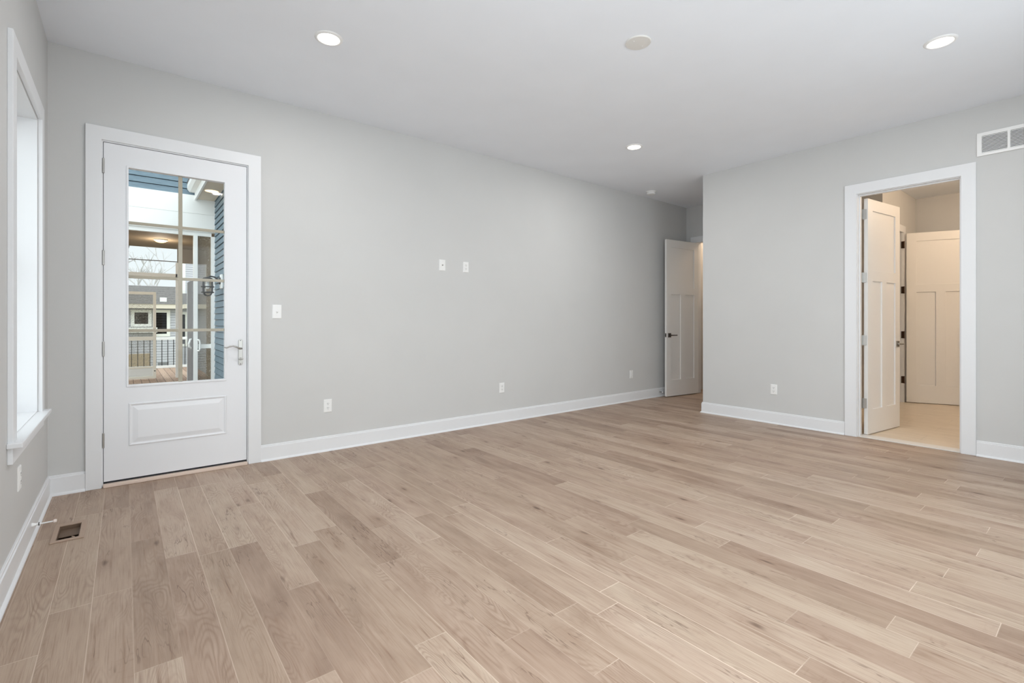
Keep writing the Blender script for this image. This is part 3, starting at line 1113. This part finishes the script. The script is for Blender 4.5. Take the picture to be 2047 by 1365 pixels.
def room_lamp(name, loc, power, color, label):
    """flush ceiling fixture with a bare lamp just under its lens"""
    t = tag(empty(name, loc), label, 'ceiling light')
    obj('lens', lathe([(0.07, -0.004), (0.02, -0.006), (0.001, -0.0062)], lambda u, v, w: (u, v, w), 24, False), WARML, t)
    obj('trim_ring', lathe([(0.089, 0.0), (0.085, -0.006), (0.07, -0.009), (0.068, -0.003)], lambda u, v, w: (u, v, w), 24, False, False), PLASTIC, t)
    l = bpy.data.lights.new(name, 'POINT')
    l.shadow_soft_size = 0.10
    l.energy = power
    l.color = color
    lo = bpy.data.objects.new(name + '_lamp', l)
    C.objects.link(lo)
    lo.parent = t
    lo.location = (0, 0, -0.24)
    return t


WARM = (1.0, 0.74, 0.50)
room_lamp('bathroom_ceiling_light', (7.7, 0.25, H), 44, WARM, 'warm ceiling light in the bathroom')
room_lamp('hall_ceiling_light', (8.05, 3.95, H), 14, WARM, 'warm ceiling light in the hall beyond the alcove')

# ------------------------------------------------------------------ outside: blue house wing on the right of the deck
XW, YP, YF, YRAIL = 1.2, 9.6, 13.84, 16.9
ZD = -0.16


def lap_wall(length_axis, a0, a1, fixed, z0, z1, sign, pitch=0.1, depth=0.014):
    """lap siding as real overlapping boards: a saw-tooth profile extruded along the wall"""
    bm = bmesh.new()
    prof = [(0.12, z0)]
    z = z0
    while z < z1 - 1e-6:
        zn = min(z + pitch, z1)
        prof += [(-depth, z), (-0.002, zn - 0.012), (0.03, zn - 0.012), (0.03, zn)]
        z = zn
    prof.append((0.12, z1))

    def P(a, d, z):
        return (a, fixed - d * sign, z) if length_axis == 'X' else (fixed - d * sign, a, z)
    r0 = [bm.verts.new(P(a0, d, z)) for d, z in prof]
    r1 = [bm.verts.new(P(a1, d, z)) for d, z in prof]
    n = len(prof)
    bm.faces.new(r0)
    bm.faces.new(r1)
    for k in range(n):
        bm.faces.new((r0[k], r0[(k + 1) % n], r1[(k + 1) % n], r1[k]))
    return bm


struct(obj('wall_exterior_right', lap_wall('Y', YB + 0.17, YP, XW, -0.3, 3.3, -1), BLUE),
       'slate blue lap sided house wall seen at the right of the door glass', 'wall')
struct(obj('wall_exterior_gable', lap_wall('X', -4.5, 1.19, YP, 3.262, 5.6, -1), BLUE),
       'slate blue lap sided gable above the white porch beam', 'wall')

# eave with gutter over the blue wall
ev = tag(empty('roof_eave', (1.0, YB + 0.2, 3.2)), 'cream roof eave with a white gutter along the blue house wall', 'roof eave', kind='structure')
part('soffit', box(0.93, XW + 0.1, YB + 0.17, YP - 0.02, 3.205, 3.235), SOFFIT, ev)
part('fascia', box(0.905, 0.93, YB + 0.17, YP - 0.02, 3.185, 3.42), BEAMW, ev)
gprof = [(0.905, 3.30), (0.835, 3.30), (0.80, 3.345), (0.80, 3.42), (0.815, 3.42), (0.815, 3.35), (0.84, 3.315), (0.905, 3.315)]
bm = bmesh.new()
r0 = [bm.verts.new((x, YB + 0.17, z)) for x, z in gprof]
r1 = [bm.verts.new((x, YP - 0.02, z)) for x, z in gprof]
bm.faces.new(r0)
bm.faces.new(r1)
for k in range(len(gprof)):
    bm.faces.new((r0[k], r0[(k + 1) % len(gprof)], r1[(k + 1) % len(gprof)], r1[k]))
part('gutter', bm, BEAMW, ev)
part('roof_slope', poly_prism([(0.80, 3.425), (1.5, 3.85), (1.5, 3.90), (0.80, 3.47)], mY, YB + 0.17, YP - 0.02), SHINGLE, ev)
sl = tag(empty('soffit_light', (1.06, 8.85, 3.205)), 'small lit round light set in the eave soffit', 'soffit light')
obj('lens', lathe([(0.09, -0.003), (0.05, -0.006), (0.001, -0.007)], lambda u, v, w: (u, v, w), 24, False), WARML, sl)
obj('trim_ring', lathe([(0.105, 0), (0.10, -0.006), (0.09, -0.002)], lambda u, v, w: (u, v, w), 24, False, False), BEAMW, sl)

# wall lantern with a cage
wlz = 1.70
wl_ = tag(empty('wall_lantern', (XW - 0.016, 8.74, wlz)), 'black caged wall lantern on the blue siding', 'wall lantern')
obj('mounting_block', box(-0.022, 0.006, -0.075, 0.075, -0.02, 0.20), BEAMW, wl_, bevel=0.004)
obj('backplate', lathe([(0.055, 0), (0.05, -0.02)], lambda u, v, w: (w - 0.022, u, v + 0.10), 20), BLACKM, wl_)
obj('arm', tube([(-0.03, 0, 0.10), (-0.10, 0, 0.155), (-0.16, 0, 0.165), (-0.19, 0, 0.14)], 0.012, 10), BLACKM, wl_)
obj('hood', lathe([(0.02, 0.150), (0.06, 0.135), (0.092, 0.100), (0.092, 0.090)], lambda u, v, w: (u - 0.19, v, w), 24), BLACKM, wl_)
obj('glass_globe', lathe([(0.060, 0.092), (0.062, 0.0), (0.058, -0.085), (0.035, -0.115), (0.001, -0.12)], lambda u, v, w: (u - 0.19, v, w), 24), GLASS, wl_, smooth=True)
obj('lamp_socket', lathe([(0.022, 0.095), (0.022, 0.045), (0.028, 0.035), (0.030, 0.0), (0.02, -0.03), (0.001, -0.035)], lambda u, v, w: (u - 0.19, v, w), 16), BEAMW, wl_)
bm = bmesh.new()
for k in range(4):
    a = PI / 4 + PI / 2 * k
    add_tube(bm, [(-0.19 + r * math.cos(a), r * math.sin(a), z) for r, z in ((0.078, 0.095), (0.082, 0.0), (0.078, -0.085), (0.052, -0.125), (0.0, -0.138))], 0.009, 6)
for z, r in ((0.0, 0.082), (-0.085, 0.079), (0.09, 0.079)):
    add_tube(bm, [(-0.19 + r * math.cos(2 * PI * k / 20), r * math.sin(2 * PI * k / 20), z) for k in range(21)], 0.009, 6)
obj('cage', bm, BLACKM, wl_)

# deck and ground
struct(obj('deck', frame_cells([-4.5, 1.6], [YB + 0.165, YRAIL + 0.15], set(), ZD, ZD - 0.2, lambda u, v, w: (u, v, w)), DECKM),
       'brown board deck outside the door', 'deck')
struct(obj('ground', box(-40, 45, YB + 0.5, 75, -1.4, -1.2), GROUND), 'dull winter lawn beyond the deck', 'ground')

# ------------------------------------------------------------------ screened porch across the deck
po = tag(empty('screen_porch', (-1.0, YP, ZD)), 'white framed screened porch across the deck with a wide white beam', 'porch', kind='structure')
part('beam', relief([-4.5, 1.2], [2.668, 2.955, 2.962, 3.262], lambda i, j: YP - 0.02 if j != 1 else YP - 0.010, lambda i, j: YP + 0.12, mY), BEAMW, po)
part('header', box(-4.5, 1.15, YP + 0.02, YP + 0.10, 2.60, 2.668), BEAMW, po)
part('corner_post', box(1.14, 1.20, YP - 0.02, YP + 0.08, ZD, 2.60), BEAMW, po)
part('door_post', box(0.893, 0.948, YP - 0.02, YP + 0.10, ZD, 2.60), BEAMW, po)
part('mid_rail', box(0.948, 1.14, YP + 0.01, YP + 0.06, 0.715, 0.785), BEAMW, po)
part('side_screen', box(0.948, 1.14, YP + 0.034, YP + 0.038, ZD + 0.05, 2.60), SCREENF, po)
part('ceiling_panel', box(-4.5, 1.6, YP + 0.12, YF + 0.1, 2.875, 2.93), PORCHB, po)
part('side_wall', box(1.545, 1.65, YP + 0.12, YF, ZD, 2.875), PORCHB, po)
part('side_header', box(0.965, 1.545, YF, YF + 0.08, 2.545, 2.875), PORCHB, po)
part('upper_rail', frame_cells([-4.5, 0.965], [2.200, 2.280], set(), YF, YF + 0.07, mY), BEAMW, po)
part('thin_rail', box(-4.5, 0.965, YF + 0.02, YF + 0.05, 2.560, 2.578), GREYM, po)
part('end_post', box(0.935, 0.985, YF, YF + 0.08, ZD, 2.545), BEAMW, po)
part('roof', box(-4.5, 1.7, YP + 0.121, YF + 0.3, 2.95, 3.05), SHINGLE, po)
part('brace', tube([(0.065, YF + 0.03, 2.865), (-0.02, YF + 0.03, 2.565)], 0.018, 8), GREYM, po)

lp = tag(empty('porch_light', (0.585, 12.5, 2.875)), 'small amber light glowing on the brown porch ceiling', 'ceiling light')
obj('lens', lathe([(0.10, -0.02), (0.09, -0.045), (0.05, -0.06), (0.001, -0.064)], lambda u, v, w: (u, v, w), 24), WARML, lp)
obj('base', lathe([(0.12, 0), (0.12, -0.02)], lambda u, v, w: (u, v, w), 24), BEAMW, lp)

pl_ = bpy.data.lights.new('porch_lamp', 'POINT')
pl_.shadow_soft_size = 0.08
pl_.energy = 13
pl_.color = (1.0, 0.86, 0.68)
plo = bpy.data.objects.new('porch_lamp', pl_)
C.objects.link(plo)
plo.parent = lp
plo.location = (0, 0, -0.20)

# closed screen door at the far side, with a white kick panel
s1 = tag(empty('screen_door', (0.08, YF, ZD)), 'cream framed screen door with a white kick panel across the deck', 'screen door')
su = [-0.40, -0.34, 0.505, 0.561]
sv = [-0.135, -0.085, 0.10, 0.14, 0.735, 0.82, 1.775, 1.838]
part('frame', frame_cells(su, sv, {(1, 1), (1, 3), (1, 5)}, YF - 0.05, YF - 0.015, mY), paint('cream_door_frame', (246, 242, 230), 0.5, 0.4, 60, 0.0), s1, bevel=0.003)
part('kick_panel', ringstack([(-0.34, 0.505, -0.085, 0.10, YF - 0.02), (-0.34, 0.505, -0.085, 0.10, YF - 0.028), (-0.31, 0.475, -0.06, 0.075, YF - 0.036)], mY), BEAMW, s1)
part('screen', box(-0.34, 0.505, YF - 0.033, YF - 0.030, 0.14, 0.735), SCREEN, s1)
part('screen', box(-0.34, 0.505, YF - 0.033, YF - 0.030, 0.82, 1.775), SCREEN, s1)
part('latch', box(0.520, 0.548, YF - 0.056, YF - 0.050, 0.025, 0.042), BLACKM, s1)

# open screen door leaf seen along its edge beside the door post
s2 = tag(empty('open_screen_door', (0.90, YP - 0.06, ZD)), 'grey screen door swung open edge on beside the white porch post', 'screen door')
part('leaf', box(0.872, 0.893, YP + 0.06, YP + 0.80, ZD + 0.02, 1.86), GREYM, s2)
part('edge_stile', box(0.870, 0.895, YP + 0.80, YP + 0.84, ZD + 0.02, 1.86), BEAMW, s2)
part('handle', tube([(0.872, YP + 0.10, 0.87), (0.845, YP + 0.02, 0.87), (0.825, YP - 0.02, 0.80), (0.83, YP + 0.0, 0.75), (0.872, YP + 0.10, 0.72)], 0.014, 8), BEAMW, s2)
pull = part('pull', tube([(0.948, YP - 0.022, 0.86), (0.965, YP - 0.06, 0.86), (0.975, YP - 0.06, 0.82), (0.975, YP - 0.06, 0.72), (0.965, YP - 0.06, 0.68), (0.948, YP - 0.022, 0.68)], 0.012, 8), BEAMW, s2)

# ------------------------------------------------------------------ deck railing
ra = tag(empty('deck_railing', (0.5, YRAIL, ZD)), 'white deck railing with thin black balusters beyond the porch', 'railing')
part('top_rail', box(-4.4, 1.58, YRAIL - 0.045, YRAIL + 0.045, 0.640, 0.715), BEAMW, ra, bevel=0.006)
part('bottom_rail', box(-4.4, 1.58, YRAIL - 0.03, YRAIL + 0.03, -0.155, -0.085), BEAMW, ra)
bal = part('baluster', box(-0.009, 0.009, YRAIL - 0.009, YRAIL + 0.009, -0.086, 0.641), BLACKM, ra)
base_loc = Vector(bal.location)
bal.location = base_loc + Vector((0.005, 0, 0))
for k in range(1, 12):
    c = bal.copy()
    C.objects.link(c)
    c.parent = ra
    c.location = base_loc + Vector((0.005 + 0.1355 * k, 0, 0))
part('post', box(1.50, 1.60, YRAIL - 0.05, YRAIL + 0.05, ZD, 0.78), BEAMW, ra)
tag(obj('storage_crate', ringstack([(0.77, 0.99, 17.5, 17.75, -0.30), (0.75, 1.01, 17.48, 17.77, -0.03)], lambda u, v, w: (u, v, w), True, True), CRATE),
    'small grey bin standing just beyond the black balusters', 'bin')
struct(obj('ledge', box(0.4, 1.6, 17.3, 18.0, -0.45, -0.30), CRATE), 'low grey step beyond the railing', 'step')

# ------------------------------------------------------------------ neighbour house
hs_ = tag(empty('neighbor_house', (0.2, 24.0, -1.2)), 'grey sided neighbour house with a shingled roof and a taller wing at its right', 'house')
YHS = 24.0
part('wall', box(-9.0, 1.715, YHS + 0.121, YHS + 6.0, -1.2, 1.67), GSIDE, hs_)
part('front_siding', lap_wall('X', -9.0, 1.72, YHS, -1.2, 1.67, -1, 0.105, 0.014), GSIDE, hs_)
part('gutter', box(-9.2, 1.85, YHS - 0.42, YHS - 0.02, 1.67, 1.84), SOFFIT, hs_)
rf = bmesh.new()
pts = [(-9.2, YHS - 0.45, 1.84), (1.85, YHS - 0.45, 1.84), (1.85, YHS + 3.2, 2.75), (-9.2, YHS + 3.2, 2.75), (-9.2, YHS + 6.2, 1.84), (1.85, YHS + 6.2, 1.84)]
v = [rf.verts.new(p) for p in pts]
rf.faces.new((v[0], v[1], v[2], v[3]))
rf.faces.new((v[3], v[2], v[5], v[4]))
rf.faces.new((v[1], v[5], v[2]))
rf.faces.new((v[0], v[3], v[4]))
rf.faces.new((v[0], v[4], v[5], v[1]))
part('roof', rf, SHINGLE, hs_)
HW = paint('house_window_frame', (232, 232, 224), 0.5, 0.3, 60, 0.0)


def hwin(a, c, z0, z1, t=0.11):
    f = part('window', frame_cells([a, a + t, c - t, c], [z0, z0 + t, z1 - t, z1], {(1, 1)}, YHS - 0.05, YHS - 0.001, mY), HW, hs_)
    obj('pane', box(a + t - 0.01, c - t + 0.01, YHS - 0.02, YHS - 0.012, z0 + t - 0.01, z1 - t + 0.01), DGLASS, f)
    f.children[0].location = Vector((0, 0, 0))


hwin(0.18, 0.83, 0.95, 1.62)
hwin(0.86, 1.43, 0.55, 1.62)
hwin(-0.62, 0.10, 0.95, 1.62)
part('window_box', box(0.05, 1.00, YHS - 0.30, YHS - 0.05, 0.72, 0.92), HW, hs_)
part('roof_vent', box(1.10, 1.32, YHS + 0.0, YHS + 0.15, 1.95, 2.12), HW, hs_)
# nearer side wing with a tall two pane window, and the two storey block behind it
part('wing_wall', lap_wall('X', 1.73, 3.6, 24.8, -1.2, 1.70, -1, 0.105), GSIDE, hs_)
part('wing_side', box(1.722, 3.6, 24.93, 29.0, -1.2, 1.70), GSIDE, hs_)
part('wing_eave', box(1.60, 3.75, 24.35, 24.85, 1.70, 1.88), SOFFIT, hs_)
rf = bmesh.new()
pts = [(1.60, 24.35, 1.88), (3.75, 24.35, 1.88), (3.75, 27.0, 2.45), (1.60, 27.0, 2.45), (1.60, 27.0, 1.88), (3.75, 27.0, 1.88)]
v = [rf.verts.new(p) for p in pts]
for fc in ((0, 1, 2, 3), (3, 2, 5, 4), (1, 5, 2), (0, 3, 4), (0, 4, 5, 1)):
    rf.faces.new([v[i] for i in fc])
part('wing_roof', rf, SHINGLE, hs_)
part('upper_wall', lap_wall('X', 2.08, 5.2, 27.0, 1.9, 4.9, -1, 0.105), GSIDE, hs_)
part('corner_trim', box(2.06, 2.19, 26.97, 27.0, 2.4, 4.9), HW, hs_)
part('corner_trim', box(2.98, 3.08, 26.95, 27.0, 2.4, 4.9), HW, hs_)
wf = part('window', frame_cells([1.80, 1.88, 2.00, 2.06, 2.18, 2.26], [0.1, 0.2, 1.45, 1.56], {(1, 1), (3, 1)}, 24.74, 24.80, mY), HW, hs_)
obj('pane', box(1.87, 2.19, 24.77, 24.78, 0.19, 1.46), DGLASS, wf)
wf.children[0].location = Vector((0, 0, 0))

tag(obj('board_fence', box(-4.0, 0.66, 20.0, 20.06, -1.2, 0.10), CEDAR), 'tan board fence standing beyond the balusters', 'fence')


# bare winter trees behind the house
def tree(x, y, hgt, seed, label):
    rnd = random.Random(seed)
    bm = bmesh.new()

    def grow(p, d, L, r, depth):
        q = p + d * L
        mid = p + d * L * 0.5 + Vector((rnd.uniform(-1, 1), rnd.uniform(-1, 1), 0)) * L * 0.06
        add_tube(bm, [p, mid, q], [r, r * 0.85, r * 0.68], 6)
        if depth == 0:
            return
        for _ in range(3 if depth > 1 else 4):
            nd = (d + Vector((rnd.uniform(-1, 1), rnd.uniform(-1, 1), rnd.uniform(-0.15, 0.6))) * 0.75).normalized()
            grow(q, nd, L * rnd.uniform(0.6, 0.8), r * 0.62, depth - 1)
    t = tag(empty('bare_tree', (x, y, -1.2)), label, 'tree')
    grow(Vector((0, 0, 0)), Vector((0.03, 0, 1)), hgt * 0.3, hgt * 0.018, 4)
    obj('branches', bm, TREEB, t)


tree(-1.2, 33.0, 8.5, 3, 'pale bare tree behind the neighbour house, seen through the left panes')
tree(1.4, 38.0, 8.0, 8, 'pale bare tree farther back, beside the two storey part of the house')
